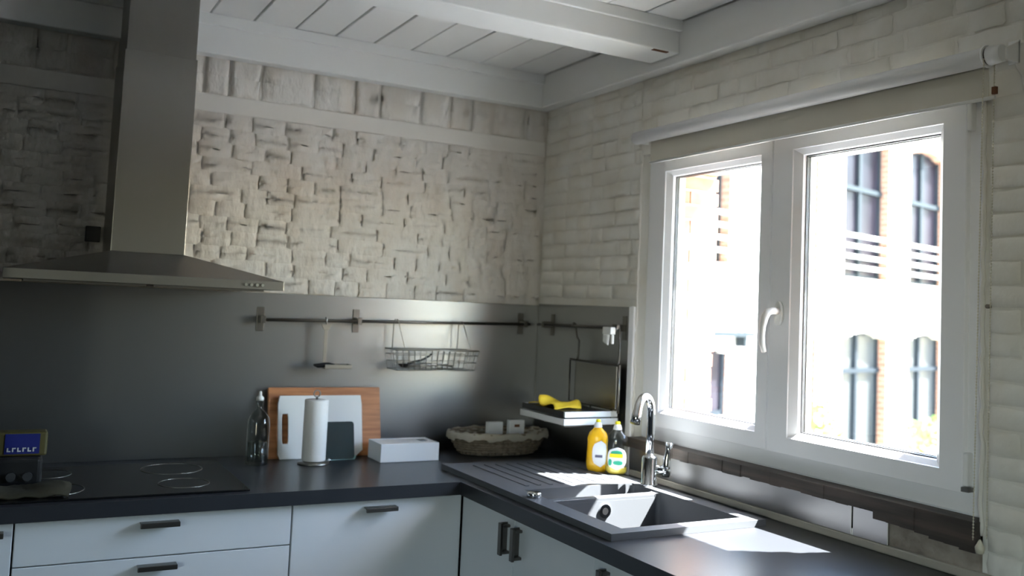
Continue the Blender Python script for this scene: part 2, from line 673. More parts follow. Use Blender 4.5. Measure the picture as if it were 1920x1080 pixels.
# bare brick outer reveal of the window (outside the frame)
rq = random.Random(21)
near_brick = [MB().box(-.5, .5, -.006, .02, -.022, .022).build('tmp', 'bare_brick', base=(0, 0, 0), bevel=0) for _ in range(1)]
nb_me = near_brick[0].data
nb_me.name = 'bare_brick'
bpy.data.objects.remove(near_brick[0])
z = .95
c = 0
while z < 1.985:
    cuts = [.105, .215, TH] if c % 2 else [.105, TH]
    for x0, x1 in zip(cuts[:-1], cuts[1:]):
        xe = x1 + (rq.uniform(-.004, .008) if x1 == TH else -.006)
        place(nb_me, 'brick', wall_right, ((x0 + xe) / 2, OY0 - .004 + rq.uniform(-.002, .002), z + .0264), (0, 0, 0), (xe - x0, 1, 1))
    z += .0527
    c += 1
# outer brick nib on the near side and the lintel, in the same bare brick
for i in range(20):
    zc = .95 + .0527 * (i + .5)
    MB().box(.118, TH + rq.uniform(-.003, .006), -1.845 + rq.uniform(-.006, .006), OY1 - .002, zc - .025, zc + .025).build('brick', 'bare_brick', wall_right)
MB().box(.118, TH, OY0, OY1, 1.963, 2.0).build('lintel', 'stone_pale', wall_right)
MB().box(.118, TH + .04, OY0 - .004, OY1, .955, 1.022).build('outer_sill', 'stone_pale', wall_right)

# ------------------------------------------------------------------ window_1
b = MB()
b.ring_yz(-.668, -1.949, 1.030, 2.0, [(0, .035), (.066, .035), (.066, .10), (0, .10)])
b.box(.035, .115, -.668, -1.949, .996, 1.031)
win = struct(b.build('window_1', 'upvc', bevel=.004))


def make_sash(y0, y1, z0, z1, gy0, gy1, gz0, gz1):
    """flat front frame with a slanted glazing bead; differing border widths"""
    b = MB()
    xs = [.020, .085]
    def loop(ins, x):
        # ins 0 = outer rectangle, 1 = opening
        Y0 = y0 + (gy0 - y0) * ins
        Y1 = y1 + (gy1 - y1) * ins
        Z0 = z0 + (gz0 - z0) * ins
        Z1 = z1 + (gz1 - z1) * ins
        return [(x, Y0, Z0), (x, Y1, Z0), (x, Y1, Z1), (x, Y0, Z1)]
    loops = [loop(0, .085), loop(0, .022), loop(.02, .019), loop(.74, .019), loop(.76, .022), loop(.97, .036), loop(1.0, .046), loop(1.0, .085)]
    v = [p for l in loops for p in l]
    f = []
    n = len(loops)
    for i in range(n):
        for c in range(4):
            d = (c + 1) % 4
            f.append((i * 4 + c, i * 4 + d, ((i + 1) % n) * 4 + d, ((i + 1) % n) * 4 + c))
    b.add(v, f)
    s = b.build('sash', 'upvc', win)
    g = MB()
    e = .0035
    g.ring_yz(gy0 + .001, gy1 - .001, gz0 - .001, gz1 + .001, [(0, .046), (e, .046), (e, .058), (0, .058)])
    g.build('gasket', 'gasket', s)
    MB().box(.054, .058, gy0, gy1, gz0, gz1).build('pane', 'window_glass', s)
    MB().box(.072, .076, gy0, gy1, gz0, gz1).build('pane', 'window_glass', s)
    sp = MB()
    sp.ring_yz(gy0, gy1, gz0, gz1, [(0, .0585), (.004, .0585), (.004, .0715), (0, .0715)])
    sp.build('spacer_bar', 'steel_dark', s)
    return s


s1 = make_sash(-.705, -1.272, 1.078, 1.985, -.800, -1.213, 1.140, 1.915)
s2 = make_sash(-1.276, -1.890, 1.078, 1.985, -1.378, -1.808, 1.140, 1.915)
# handle on the right sash
b = MB()
b.prism([(-1.318 + .014 * math.cos(a), 1.468 + .034 * math.sin(a)) for a in [i * math.pi / 10 for i in range(20)]], 'X', .008, .020, True)
h = b.build('handle', 'white_plastic', s2)
pth = [(.014, -1.318, 1.474), (-.012, -1.318, 1.474), (-.026, -1.316, 1.470), (-.034, -1.312, 1.455), (-.037, -1.308, 1.43), (-.036, -1.305, 1.405), (-.031, -1.302, 1.38), (-.022, -1.300, 1.358)]
MB().tube(pth, [.010, .010, .011, .011, .0095, .0085, .008, .007], 12).build('lever', 'white_plastic', h)
MB().box(.014, .034, -1.893, -1.905, 1.905, 1.985).build('hinge_cover', 'white_plastic', s2, bevel=.003)
MB().box(.014, .034, -1.893, -1.905, 1.095, 1.170).build('hinge_cover', 'white_plastic', s2, bevel=.003)
MB().box(.012, .034, -1.890, -1.908, 1.083, 1.093).build('hinge', 'steel_dark', s2)
# window board
b = MB()
rs_ = random.Random(5)
N = 34
for i in range(N):
    ya = -.640 - (1.95 - .640) * i / N
    yb = -.640 - (1.95 - .640) * (i + 1) / N
    zl = (.996 + rs_.uniform(-.002, .002) - (.014 if i > 26 else 0) - (.006 * max(0, i - 26)) * .4)
    xo = -.022 + rs_.uniform(-.001, .001)
    b.box(xo, .036, ya, yb, zl, 1.0295)
sill = b.build('window_board', 'dark_wood', win)

# second window, in the left wall beside the camera
b = MB()
b.ring_yz(LY0, LY1, LZ0, LZ1, [(0, WX - .05), (.07, WX - .05), (.07, WX - .11), (0, WX - .11)])
w2 = struct(b.build('window_2', 'upvc'))
MB().box(WX - .09, WX - .086, LY0 - .07, LY1 + .07, LZ0 + .07, LZ1 - .07).build('pane', 'window_glass', w2)
portal('sky_portal_left', (WX - .22, (LY0 + LY1) / 2, (LZ0 + LZ1) / 2), (0, math.radians(-90), 0), LZ1 - LZ0, LY0 - LY1)

# tall dark block added just out of view, shading the wall left of the hood
tu = empty('shade_block', (-2.30, -.3, 0), 'unseen dark block added beyond the left end of the worktop to shade the back wall', 'cabinet')
MB().box(-2.60, -1.995, -.60, -.02, .10, 2.25).build('body', 'anthracite', tu)
MB().box(-2.598, -1.997, -.62, -.601, .10, 2.25).build('door', 'anthracite', tu, bevel=.002)
MB().box(-2.59, -2.005, -.55, -.02, 0, .10).build('plinth', 'anthracite', tu)

# ------------------------------------------------------------------ splashbacks
tag(MB().box(-1.990, -.004, -.0035, .0035, .90, 1.463).build('steel_splashback', 'steel_sheet', bevel=.001, seg=1),
    'brushed steel splashback sheet along the back wall under the bricks', 'splashback')
tag(MB().box(-.0035, .0035, -.004, -.640, .90, 1.470).build('steel_splashback', 'steel_sheet', bevel=.001, seg=1),
    'brushed steel splashback sheet on the side wall behind the dish trays', 'splashback')
b = MB()
b.box(-.012, -.004, -.668, -1.607, .922, .997)
b.box(-.012, -.004, -1.607, -1.612, .922, .940)
b.box(-.012, -.004, -1.612, -1.716, .922, .994)
tag(b.build('steel_strip', 'steel_pale', bevel=.001, seg=1), 'low steel strip with a slit below the window sill behind the tap', 'splashback')

# ------------------------------------------------------------------ worktop
WZ = .90
b = MB()
b.box(-1.990, 0, -.62, 0, .86, WZ)
hx0, hx1, hy0, hy1 = -.545, -.125, -.855, -1.365
b.box(-.62, 0, hy0, -.62, .86, WZ)
b.box(-.62, hx0, hy1, hy0, .86, WZ)
b.box(hx1, 0, hy1, hy0, .86, WZ)
b.box(-.62, 0, -3.0, hy1, .86, WZ)
tag(b.build('worktop', 'worktop'), 'black L-shaped worktop running under the window and hood', 'worktop')


# ------------------------------------------------------------------ base cabinets
def handle_bar(parent, p0, p1, out, horiz=True):
    """flat bar handle; out = direction it stands off"""
    x0, y0, z0_ = p0
    x1, y1, z1_ = p1
    b = MB()
    b.box(min(x0, x1) + (out[0] * .030 if out[0] < 0 else 0), max(x0, x1) + (out[0] * .022 if out[0] < 0 else 0),
          min(y0, y1) + (out[1] * .030 if out[1] < 0 else 0), max(y0, y1) + (out[1] * .022 if out[1] < 0 else 0), z0_, z1_)
    # the grip turns back to the front along one edge
    if horiz:
        b.box(x0, x1, y0, y0 - .024, z1_ - .004, z1_)
    else:
        b.box(x0, x0 - .024, y1 - .004, y1, z0_, z1_)
    # two feet
    if horiz:
        for xa in (x0 + .006, x1 - .014):
            b.box(xa, xa + .008, y0, y0 - .024, z0_ + .003, z1_ - .003)
    else:
        for za in (z0_ + .004, z1_ - .012):
            b.box(x0, x0 - .024, y0 - .002, y1 + .002, za, za + .008)
    return b.build('handle', 'handle_steel', parent, bevel=.0015)


FY = -.600
G = 'white base units along the back wall'
def back_unit(x0, x1, fronts, label, hx=None, wide=0.0):
    r = empty('base_cabinet', ((x0 + x1) / 2, -.3, .0), label, 'cabinet')
    MB().box(x0 + .001, x1 - .001, -.58, -.01, .10, .858).build('body', 'cabinet_carcass', r)
    MB().box(x0 + .001, x1 - .001, -.54, -.525, .0, .10).build('plinth', 'cabinet_white', r)
    for (z0_, z1_, nm) in fronts:
        d = MB().box(x0 + .0022, x1 - .0022 + wide, FY, -.581, z0_ + .0015, z1_ - .0015).build(nm, 'cabinet_white', r, bevel=.0018)
        c = (x0 + x1) / 2 if hx is None else hx
        handle_bar(d, (c - .050, FY, z1_ - .031), (c + .050, FY, z1_ - .018), (0, -1), True)
    return r


back_unit(-1.846, -1.142, [(.745, .857, 'drawer'), (.42, .745, 'drawer'), (.10, .42, 'drawer')],
          'white base cabinet with stacked drawers under the hob', hx=-1.502)
back_unit(-1.142, -.622, [(.10, .857, 'door')], 'white base cabinet with one tall front and top handle, in the corner', hx=-.877, wide=.0195)
back_unit(-1.990, -1.846, [(.10, .857, 'door')], 'white base cabinet at the far left edge, only its edge showing')


def side_unit(y0, y1, doors, label):
    r = empty('base_cabinet', (-.3, (y0 + y1) / 2, 0), label, 'cabinet')
    b = MB()
    b.box(-.58, -.565, y0 - .001, y1 + .001, .10, .858)
    b.box(-.565, -.02, y0 - .001, y0 - .016, .10, .73)
    b.box(-.565, -.02, y1 + .001, y1 + .016, .10, .73)
    b.box(-.565, -.02, y0 - .016, y1 + .016, .10, .116)
    b.build('body', 'cabinet_carcass', r)
    MB().box(-.54, -.525, y0, y1, .0, .10).build('plinth', 'cabinet_white', r)
    for (ya, yb, hy) in doors:
        d = MB().box(-.600, -.581, ya - .0018, yb + .0018, .10, .8555).build('door', 'cabinet_white', r, bevel=.0018)
        handle_bar(d, (-.600, hy - .009, .748), (-.600, hy + .009, .838), (-1, 0), False)
    return r


side_unit(-.640, -1.342, [(-.6015, -.940, -.905), (-.940, -1.342, -.975)], 'white base cabinet under the sink with two vertical handles')
side_unit(-1.342, -1.95, [(-1.342, -1.95, -1.40)], 'white base cabinet right of the sink unit, below the sunlit worktop')
side_unit(-1.95, -2.55, [(-1.95, -2.55, -2.01)], 'white base cabinet nearest the camera beneath the end of the worktop')


# ------------------------------------------------------------------ sink
SX0, SX1, SY0, SY1 = -.588, -.088, -.405, -1.392
ST = .918
sink = empty('kitchen_sink', ((SX0 + SX1) / 2, (SY0 + SY1) / 2, WZ), 'dark composite sink with drainer and two bowls under the window', 'sink')
bx0, bx1 = -.530, -.140
sb0, sb1 = -.865, -.972      # small bowl
lb0, lb1 = -.998, -1.352     # large bowl
b = MB()
zt = WZ + .0005
b.box(SX0, SX1, SY0, sb0, zt, ST)
b.box(SX0, bx0, sb0, lb1, zt, ST)
b.box(bx1, SX1, sb0, lb1, zt, ST)
b.box(SX0, SX1, lb1, SY1, zt, ST)
b.build('rim', 'sink_stone', sink)


def bowl(y0, y1, zb, nm, top=ST, ztop2=None):
    t = .006
    b = MB()
    r = .014
    b.box(bx0 - t, bx0, y0 + t, y1 - t, zb, zt)
    b.box(bx1, bx1 + t, y0 + t, y1 - t, zb, zt)
    b.box(bx0, bx1, y0, y0 + t, zb, zt)
    b.box(bx0, bx1, y1 - t, y1, zb, zt)
    b.box(bx0 - t, bx1 + t, y0 + t, y1 - t, zb - t, zb)
    # rounded inner corners
    for (cx, cy, sx, sy) in ((bx0, y0, 1, -1), (bx1, y0, -1, -1), (bx0, y1, 1, 1), (bx1, y1, -1, 1)):
        pts = [(cx, cy), (cx + sx * r, cy)]
        for i in range(1, 5):
            a = math.pi / 2 * i / 5
            pts.append((cx + sx * r - sx * r * math.sin(a), cy + sy * r - sy * r * math.cos(a)))
        pts.append((cx, cy + sy * r))
        b.prism(pts, 'Z', zb, zt + .012)
    return b.build(nm, 'sink_stone', sink)


bw1 = bowl(sb0, sb1, .83, 'small_bowl')
bw2 = bowl(lb0, lb1, .745, 'large_bowl')
MB().box(bx0, bx1, sb1 - .0005, lb0 + .0005, .83, ST - .006).build('divider', 'sink_stone', sink, bevel=.003)
b = MB()
for i in range(9):
    xg = -.50 + i * .042
    b.box(xg, xg + .012, -.46, -.82, ST - .0005, ST + .0022)
b.build('drainer_ridges', 'sink_stone', sink, bevel=.001)
MB().lathe([(.0, .004), (.018, .004), (.034, .002), (.040, 0)], (-.335, -1.175, .746), 28).build('drain', 'chrome', bw2)
b = MB()
b.prism([(-.335 + .020 * math.cos(a), .872 + .020 * math.sin(a)) for a in [i * math.pi / 12 for i in range(24)]], 'Y', lb0 - .001, lb0 - .004)
ov = b.build('overflow_ring', 'chrome', bw2)
b = MB()
b.prism([(-.335 + .010 * math.cos(a), .872 + .010 * math.sin(a)) for a in [i * math.pi / 12 for i in range(24)]], 'Y', lb0 - .004, lb0 - .0045)
b.build('overflow_hole', 'black_plastic', ov)
MB().lathe([(.021, 0), (.021, .012), (.019, .015), (.0, .016)], (-.556, -.965, ST), 24).build('drain_knob', 'chrome', sink)

# ------------------------------------------------------------------ tap
TX, TY = -.112, -.912
tap = empty('kitchen_tap', (TX, TY, ST), 'chrome single-lever kitchen tap with a curved spout behind the sink', 'tap')
b = MB()
b.lathe([(.027, 0), (.027, .006), (.0235, .008), (.0235, .085), (.021, .090), (.013, .092), (.013, .094)], (TX, TY, ST), 28)
b.build('body', 'chrome', tap)
sd = Vector((-.87, -.49, 0)).normalized()
pth = [(TX, TY, ST + .09), (TX, TY, ST + .16), (TX, TY, ST + .225)]
R0 = .052
for i in range(1, 13):
    a = math.radians(i * 162 / 12)
    pth.append((TX + sd.x * R0 * (1 - math.cos(a)), TY + sd.y * R0 * (1 - math.cos(a)), ST + .225 + R0 * math.sin(a)))
e = Vector(pth[-1])
dv = (Vector(pth[-1]) - Vector(pth[-2])).normalized()
pth += [tuple(e + dv * .02), tuple(e + dv * .045)]
b = MB().tube(pth, [.0125] * (len(pth) - 3) + [.0125, .0145, .0155], 16)
b.build('spout', 'chrome', tap)
b = MB()
hd = Vector((.80, -.60, 0)).normalized()
c0 = Vector((TX, TY, ST + .050))
b.tube([c0 + hd * .018, c0 + hd * .045, c0 + hd * .062], [.014, .015, .0165], 16)
l0 = c0 + hd * .052
b.tube([l0 + Vector((0, 0, -.020)), l0, l0 + Vector((.001, 0, .030)), l0 + Vector((.004, -.002, .062)), l0 + Vector((.006, -.003, .085))], [.012, .0155, .012, .0095, .0125], 14)
b.build('lever', 'chrome', tap)


# ------------------------------------------------------------------ washing-up liquids
def soap(x, y, h, w, rz, name, label, liquid, fill, clear, kind):
    r = empty(name, (x, y, ST + .0005), label, 'bottle')
    H = h
    prof = [(.80, 0), (.95, .010), (1.0, .03), (.97, .30 * H), (.93, .52 * H), (.97, .62 * H), (.80, .74 * H), (.42, .82 * H), (.36, .84 * H)]
    z0_ = ST + .0005
    MB().lathe([(a * w / 2, z) for a, z in prof], (x, y, z0_), 28, 1.0, .62, rz, 2.3).build('body', clear if kind else liquid, r)
    if kind:
        pf = [(a * w / 2 * .93, max(z, .003)) for a, z in prof if z < fill * H]
        pf.append((pf[-1][0], fill * H))
        MB().lathe(pf, (x, y, z0_), 28, 1.0, .62, rz, 2.3).build('liquid', liquid, r)
    cap = MB().lathe([(.36 * w / 2, .84 * H), (.40 * w / 2, .85 * H), (.30 * w / 2, .93 * H), (.22 * w / 2, .94 * H), (.0, .941 * H)], (x, y, z0_), 20)
    cp = cap.build('cap', 'white_plastic', r)
    MB().lathe([(.0, .925 * H), (.20 * w / 2, .93 * H), (.24 * w / 2, .96 * H), (.20 * w / 2, .995 * H), (.0, H)], (x, y, z0_), 16).build('nozzle', 'yellow_cap', cp)
    # label: curved patch standing just proud of the front
    b = MB()
    v, f = [], []
    n, mz = 13, 9
    ca, sa = math.cos(rz), math.sin(rz)
    def surf(u, t, off):
        # u -1..1 across, t 0..1 up
        a = -math.pi / 2 + u * 1.05
        wv = w / 2 * .985 + off
        e = 2 / 2.3
        cx = math.copysign(abs(math.cos(a)) ** e, math.cos(a)) * wv
        cy = math.copysign(abs(math.sin(a)) ** e, math.sin(a)) * (wv * .62 + off)
        return (x + cx * ca - cy * sa, y + cx * sa + cy * ca, z0_ + t * H)
    def patch(u0, u1, t0, t1, off, m, nm, parent, oval=False):
        b = MB()
        v, f = [], []
        for j in range(mz):
            for i in range(n):
                s = -1 + 2 * i / (n - 1)
                q = -1 + 2 * j / (mz - 1)
                if oval:
                    k_ = math.sqrt(max(0, 1 - abs(q) ** 2.6))
                    s *= max(k_, .05)
                u = (u0 + u1) / 2 + s * (u1 - u0) / 2
                t = (t0 + t1) / 2 + q * (t1 - t0) / 2
                v.append(surf(u, t, off))
        for j in range(mz - 1):
            for i in range(n - 1):
                f.append((j * n + i, j * n + i + 1, (j + 1) * n + i + 1, (j + 1) * n + i))
        b.add(v, f, True)
        return b.build(nm, m, parent)
    return r, patch


r1, pa = soap(-.136, -.658, .172, .072, math.radians(-38), 'dish_soap_bottle', 'orange washing-up liquid bottle with a grey-white label, left of the clear bottle', 'orange_soap', 1, 'orange_soap', 0)
lb = pa(-.35, .95, .10, .60, .0015, 'label_white', 'label', r1, True)
pa(-.10, .45, .28, .33, .0022, 'label_ink', 'print', lb)
r2, pa = soap(-.102, -.722, .172, .076, math.radians(-38), 'dish_soap_bottle', 'clear washing-up liquid bottle with green and yellow label, next to the tap', 'yellow_soap', .14, 'clear_plastic', 1)
lb = pa(-.75, .85, .10, .52, .0015, 'label_white', 'label', r2, True)
pa(-.40, .45, .36, .46, .0022, 'label_green', 'print', lb, True)
pa(-.50, .50, .33, .40, .0029, 'label_yellow', 'print', lb)
pa(-.62, -.30, .17, .30, .0022, 'label_green', 'print', lb, True)
pa(-.20, .50, .19, .27, .0022, 'label_green', 'print', lb, True)

# ------------------------------------------------------------------ range hood
hood = empty('range_hood', (-1.54, -.02, 1.47), 'stainless steel chimney hood above the hob', 'hood')
b = MB()
cx0, cx1, cyf = -1.645, -1.435, -.285
hx0_, hx1_, hyf = -1.918, -1.168, -.455
zl0, zl1, zc1 = 1.470, 1.497, 1.565
b.hull8([(hx0_, hyf, zl1), (hx1_, hyf, zl1), (hx1_, -.002, zl1), (hx0_, -.002, zl1),
         (cx0 - .003, cyf - .003, zc1), (cx1 + .003, cyf - .003, zc1), (cx1 + .003, -.002, zc1), (cx0 - .003, -.002, zc1)])
can = b.build('canopy', 'steel', hood, bevel=.0015)
lip = MB().box(hx0_, hx1_, hyf, -.002, zl0, zl1).build('lip', 'steel', hood, bevel=.001)
MB().box(cx0, cx1, cyf, -.002, zc1, 2.175).build('chimney', 'steel', hood, bevel=.0015)
MB().box(cx0 + .004, cx1 - .004, cyf + .004, -.002, 2.165, 2.40).build('chimney_sleeve', 'steel', hood, bevel=.0015)
for i in range(4):
    b = MB()
    xb = -1.282 + i * .0165
    b.prism([(xb + .0045 * math.cos(a), 1.4835 + .0045 * math.sin(a)) for a in [j * math.pi / 8 for j in range(16)]], 'Y', hyf - .004, hyf + .001)
    b.build('button', 'chrome', lip)
MB().box(hx0_ + .05, -1.555, hyf + .04, -.06, 1.464, 1.472).build('filter', 'steel_dark', hood)
MB().box(-1.535, hx1_ - .05, hyf + .04, -.06, 1.464, 1.472).build('filter', 'steel_dark', hood)
sk = MB().box(-1.700, -1.655, -.028, -.010, 1.600, 1.650)
tag(sk.build('wall_socket', 'black_plastic', bevel=.003), 'small dark wall socket beside the left of the hood chimney', 'socket')

# ------------------------------------------------------------------ hob
hob = MB().box(-1.93, -1.262, -.100, -.585, WZ + .0005, WZ + .006).build('hob', 'black_glass', bevel=.002)
tag(hob, 'black glass hob set in the worktop under the hood', 'hob')
for (hx, hy, hr) in ((-1.77, -.22, .07), (-1.42, -.22, .09), (-1.77, -.45, .09), (-1.42, -.45, .07)):
    b = MB()
    pts = [(hx + hr * math.cos(a), hy + hr * math.sin(a), WZ + .0062) for a in [i * math.pi / 20 for i in range(40)]]
    b.tube(pts, .0012, 6, closed=True)
    b.build('cooking_zone', 'steel_dark', hob)


# ------------------------------------------------------------------ wall rails
def bracket_back(x, z, parent):
    b = MB()
    b.box(x - .0125, x + .0125, -.0065, -.0035, z - .042, z + .042)
    b.box(x - .008, x + .008, -.052, -.0065, z - .012, z + .012)
    return b.build('bracket', 'handle_steel', parent, bevel=.001)


def bracket_side(y, z, parent):
    b = MB()
    b.box(-.0065, -.0035, y - .0125, y + .0125, z - .042, z + .042)
    b.box(-.052, -.0065, y - .008, y + .008, z - .012, z + .012)
    return b.build('bracket', 'handle_steel', parent, bevel=.001)


rl = empty('utensil_rail', (-.6, -.045, 1.378), 'long steel utensil rail across the back splashback', 'rail')
MB().tube([(-1.135, -.045, 1.3705), (-.065, -.045, 1.386)], .0055, 10).build('bar', 'handle_steel', rl)
for x, z in ((-1.125, 1.3715), (-.778, 1.3755), (-.085, 1.386)):
    bracket_back(x, z, rl)
rs = empty('utensil_rail', (-.045, -.36, 1.395), 'shorter steel utensil rail on the side splashback', 'rail')
MB().tube([(-.045, -.075, 1.388), (-.045, -.622, 1.396)], .0055, 10).build('bar', 'handle_steel', rs)
for y, z in ((-.122, 1.389), (-.605, 1.396)):
    bracket_side(y, z, rs)

# hanging soap-dish style holder
hk = empty('hanging_holder', (-.903, -.055, 1.22), 'small steel dish hanging on a flat strap from the back rail', 'holder')
b = MB()
b.tube([(-.903, -.045, 1.3845), (-.903, -.054, 1.382), (-.903, -.0565, 1.373), (-.903, -.054, 1.362)], .003, 8)
b.prism([(-.922, 1.362), (-.884, 1.362), (-.894, 1.342), (-.912, 1.342)], 'Y', -.056, -.052)
b.box(-.909, -.897, -.0555, -.0525, 1.222, 1.345)
b.build('strap', 'steel', hk, bevel=.0008)
b = MB()
b.box(-.915, -.818, -.105, -.053, 1.208, 1.211)
b.box(-.915, -.818, -.107, -.105, 1.208, 1.223)
b.box(-.915, -.818, -.055, -.053, 1.208, 1.223)
b.box(-.820, -.818, -.105, -.055, 1.208, 1.223)
b.build('dish', 'steel', hk, bevel=.001)
b = MB().tube([(-.950, -.085, 1.220), (-.935, -.082, 1.217), (-.915, -.08, 1.219), (-.895, -.08, 1.220), (-.875, -.08, 1.220)], [.003, .008, .009, .009, .004], 10)
tag(b.build('scrubber', 'black_plastic'), 'small dark scrubber lying on the hanging steel dish', 'brush')

# wire basket
wbk = empty('wire_basket', (-.50, -.075, 1.21), 'wire basket hanging by two pairs of rods from the back rail', 'basket')
X0, X1, Y0, Y1, Z0, Z1 = -.655, -.345, -.030, -.128, 1.207, 1.280
b = MB()
for z, r in ((Z1, .0022), (Z1 - .018, .0012), ((Z0 + Z1) / 2 - .008, .0012), (Z0, .0018)):
    e = .012 * (z - Z0) / (Z1 - Z0)
    b.tube([(X0 - e, Y0, z), (X1 + e, Y0, z), (X1 + e, Y1 - e, z), (X0 - e, Y1 - e, z)], r, 6, closed=True)
n = 15
for i in range(n):
    x = X0 + (X1 - X0) * i / (n - 1)
    e = .012 * (2 * i / (n - 1) - 1)
    b.tube([(x + e, Y0, Z1), (x, Y0, Z0), (x, Y1, Z0), (x + e, Y1 - .012, Z1)], .0011, 5)
for i in range(1, 5):
    y = Y0 + (Y1 - Y0) * i / 5
    b.tube([(X0 - .012, y, Z1), (X0, y, Z0), (X1, y, Z0), (X1 + .012, y, Z1)], .0011, 5)
wg = b.build('wire_grid', 'steel_dark', wbk)
wg['kind'] = 'stuff'
for x in (-.630, -.365):
    MB().tube([(x, Y1 - .01, Z1), (x, -.07, 1.36), (x, -.054, 1.384), (x, -.044, 1.3875), (x, -.038, 1.3815)], .0016, 6).build('hanger', 'steel_dark', wbk)
    MB().tube([(x - .01, Y0, Z1), (x - .01, -.035, 1.37), (x - .01, -.045, 1.3875), (x - .01, -.052, 1.381)], .0016, 6).build('hanger', 'steel_dark', wbk)
# utensils lying in it
b = MB()
b.lathe([(.0, -.010), (.012, -.008), (.020, 0), (.021, .004), (.019, .004), (.0, -.004)], (-.612, -.085, 1.223), 18)
sp = b.build('ladle', 'black_plastic')
tag(sp, 'black ladle lying at the left end of the wire basket', 'utensil')
MB().tube([(-.596, -.083, 1.228), (-.56, -.08, 1.236), (-.53, -.078, 1.245), (-.50, -.075, 1.262)], .004, 8).build('handle', 'black_plastic', sp)
b = MB().tube([(-.60, -.06, 1.214), (-.53, -.058, 1.222), (-.46, -.056, 1.222), (-.40, -.055, 1.218)], [.004, .006, .004, .003], 8)
tag(b.build('spatula', 'steel_dark'), 'grey metal spatula handle lying along the wire basket', 'utensil')

# ------------------------------------------------------------------ boards leaning on the wall
def rrect(w, h, r, n=6):
    pts = []
    for cx, cy, a0 in ((w / 2 - r, h / 2 - r, 0), (-w / 2 + r, h / 2 - r, 90), (-w / 2 + r, -h / 2 + r, 180), (w / 2 - r, -h / 2 + r, 270)):
        for i in range(n + 1):
            a = math.radians(a0 + 90 * i / n)
            pts.append((cx + r * math.cos(a), cy + r * math.sin(a)))
    return pts


def leaning(name, label, m, x0, x1, h, t, ybot, lean, r, cat, slot=None, base_z=WZ):
    """flat board, rear face leaning back to the wall; local origin at the lower front edge centre"""
    o_ = None
    pts = rrect(x1 - x0, h, r)
    b = MB()
    if slot:
        sx, sz, sw, sh = slot
        inner, outer = [], []
        N_ = 56
        for i in range(N_):
            a = 2 * math.pi * (i + .5) / N_
            ca, sa = math.cos(a), math.sin(a)
            def hit(hw, hh, cx, cz, rad):
                tt = 1e9
                for s_, lim in ((ca, (hw - cx if ca > 0 else hw + cx)), (sa, (hh - cz if sa > 0 else hh + cz))):
                    if abs(s_) > 1e-6:
                        tt = min(tt, lim / abs(s_))
                return tt
            to = hit((x1 - x0) / 2, h / 2, sx, sz, r)
            ti = hit(sw / 2, sh / 2, 0, 0, 0) * .96
            outer.append((sx + ca * to, sz + sa * to))
            inner.append((sx + ca * ti, sz + sa * ti))
        V_ = []
        for y in (0, t):
            V_ += [(p[0], y, p[1] + h / 2) for p in outer]
            V_ += [(p[0], y, p[1] + h / 2) for p in inner]
        Fs = []
        for i in range(N_):
            j = (i + 1) % N_
            Fs.append((i, j, N_ + j, N_ + i))
            Fs.append((2 * N_ + i, 3 * N_ + i, 3 * N_ + j, 2 * N_ + j))
            Fs.append((i, 2 * N_ + i, 2 * N_ + j, j))
            Fs.append((N_ + i, N_ + j, 3 * N_ + j, 3 * N_ + i))
        b.add(V_, Fs)
    else:
        b.prism([(p[0], p[1] + h / 2) for p in pts], 'Y', 0, t)
    o_ = b.build(name, m, base=(0, 0, 0), bevel=.002)
    o_.location = ((x0 + x1) / 2, ybot, base_z + t * math.sin(abs(lean)) * 0 + .0005)
    o_.rotation_euler = (-lean, 0, 0)
    return tag(o_, label, cat)


leaning('chopping_board', 'large brown bamboo chopping board leaning on the back splashback', 'bamboo', -1.090, -.683, .243, .016, -.090, math.radians(13), .004, 'board')
leaning('chopping_board', 'white plastic chopping board with a long grip slot, in front of the wooden one', 'white_plastic', -1.062, -.760, .216, .008, -.108, math.radians(12), .012, 'board',
        slot=(-.126, -.005, .022, .105))
tm = leaning('glass_mat', 'small dark teal glass mat propped beside the kitchen roll', 'teal_dark', -.930, -.805, .130, .006, -.152, math.radians(13), .012, 'board')
b = MB()
pp = rrect(.131, .134, .014)
b.tube([(p[0], .003, p[1] + .065 - .002 + .003) for p in pp if p[1] < -.03], .0035, 6)
b.build('rim', 'teal_glass', tm, base=(0, 0, 0))
# keep rim in the mat's local frame
for c in tm.children:
    c.location = (0, 0, 0)

# ------------------------------------------------------------------ kitchen roll
KX, KY = -.968, -.205
kr = empty('kitchen_roll', (KX, KY, WZ), 'white kitchen roll on a steel upright holder in front of the boards', 'kitchen roll')
MB().lathe([(.0135, 0), (.038, 0), (.0395, .003), (.0395, .198), (.038, .201), (.0135, .201)], (KX, KY, WZ + .012), 32).build('paper', 'paper', kr)
MB().lathe([(.052, 0), (.052, .004), (.048, .008), (.0, .009)], (KX, KY, WZ + .0005), 32).build('base', 'steel_dark', kr)
b = MB()
b.tube([(KX, KY, WZ + .005), (KX, KY, WZ + .222)], .004, 8)
pts = [(KX + .011 * math.sin(a), KY, WZ + .233 - .011 * math.cos(a)) for a in [i * math.pi / 8 for i in range(16)]]
b.tube(pts, .0022, 6, closed=True)
b.build('rod', 'steel_dark', kr)
MB().lathe([(0, -.006), (.0045, -.004), (.006, 0), (.0045, .004), (0, .006)], (KX + .050, KY - .016, WZ + .012), 12).build('knob', 'chrome', kr)

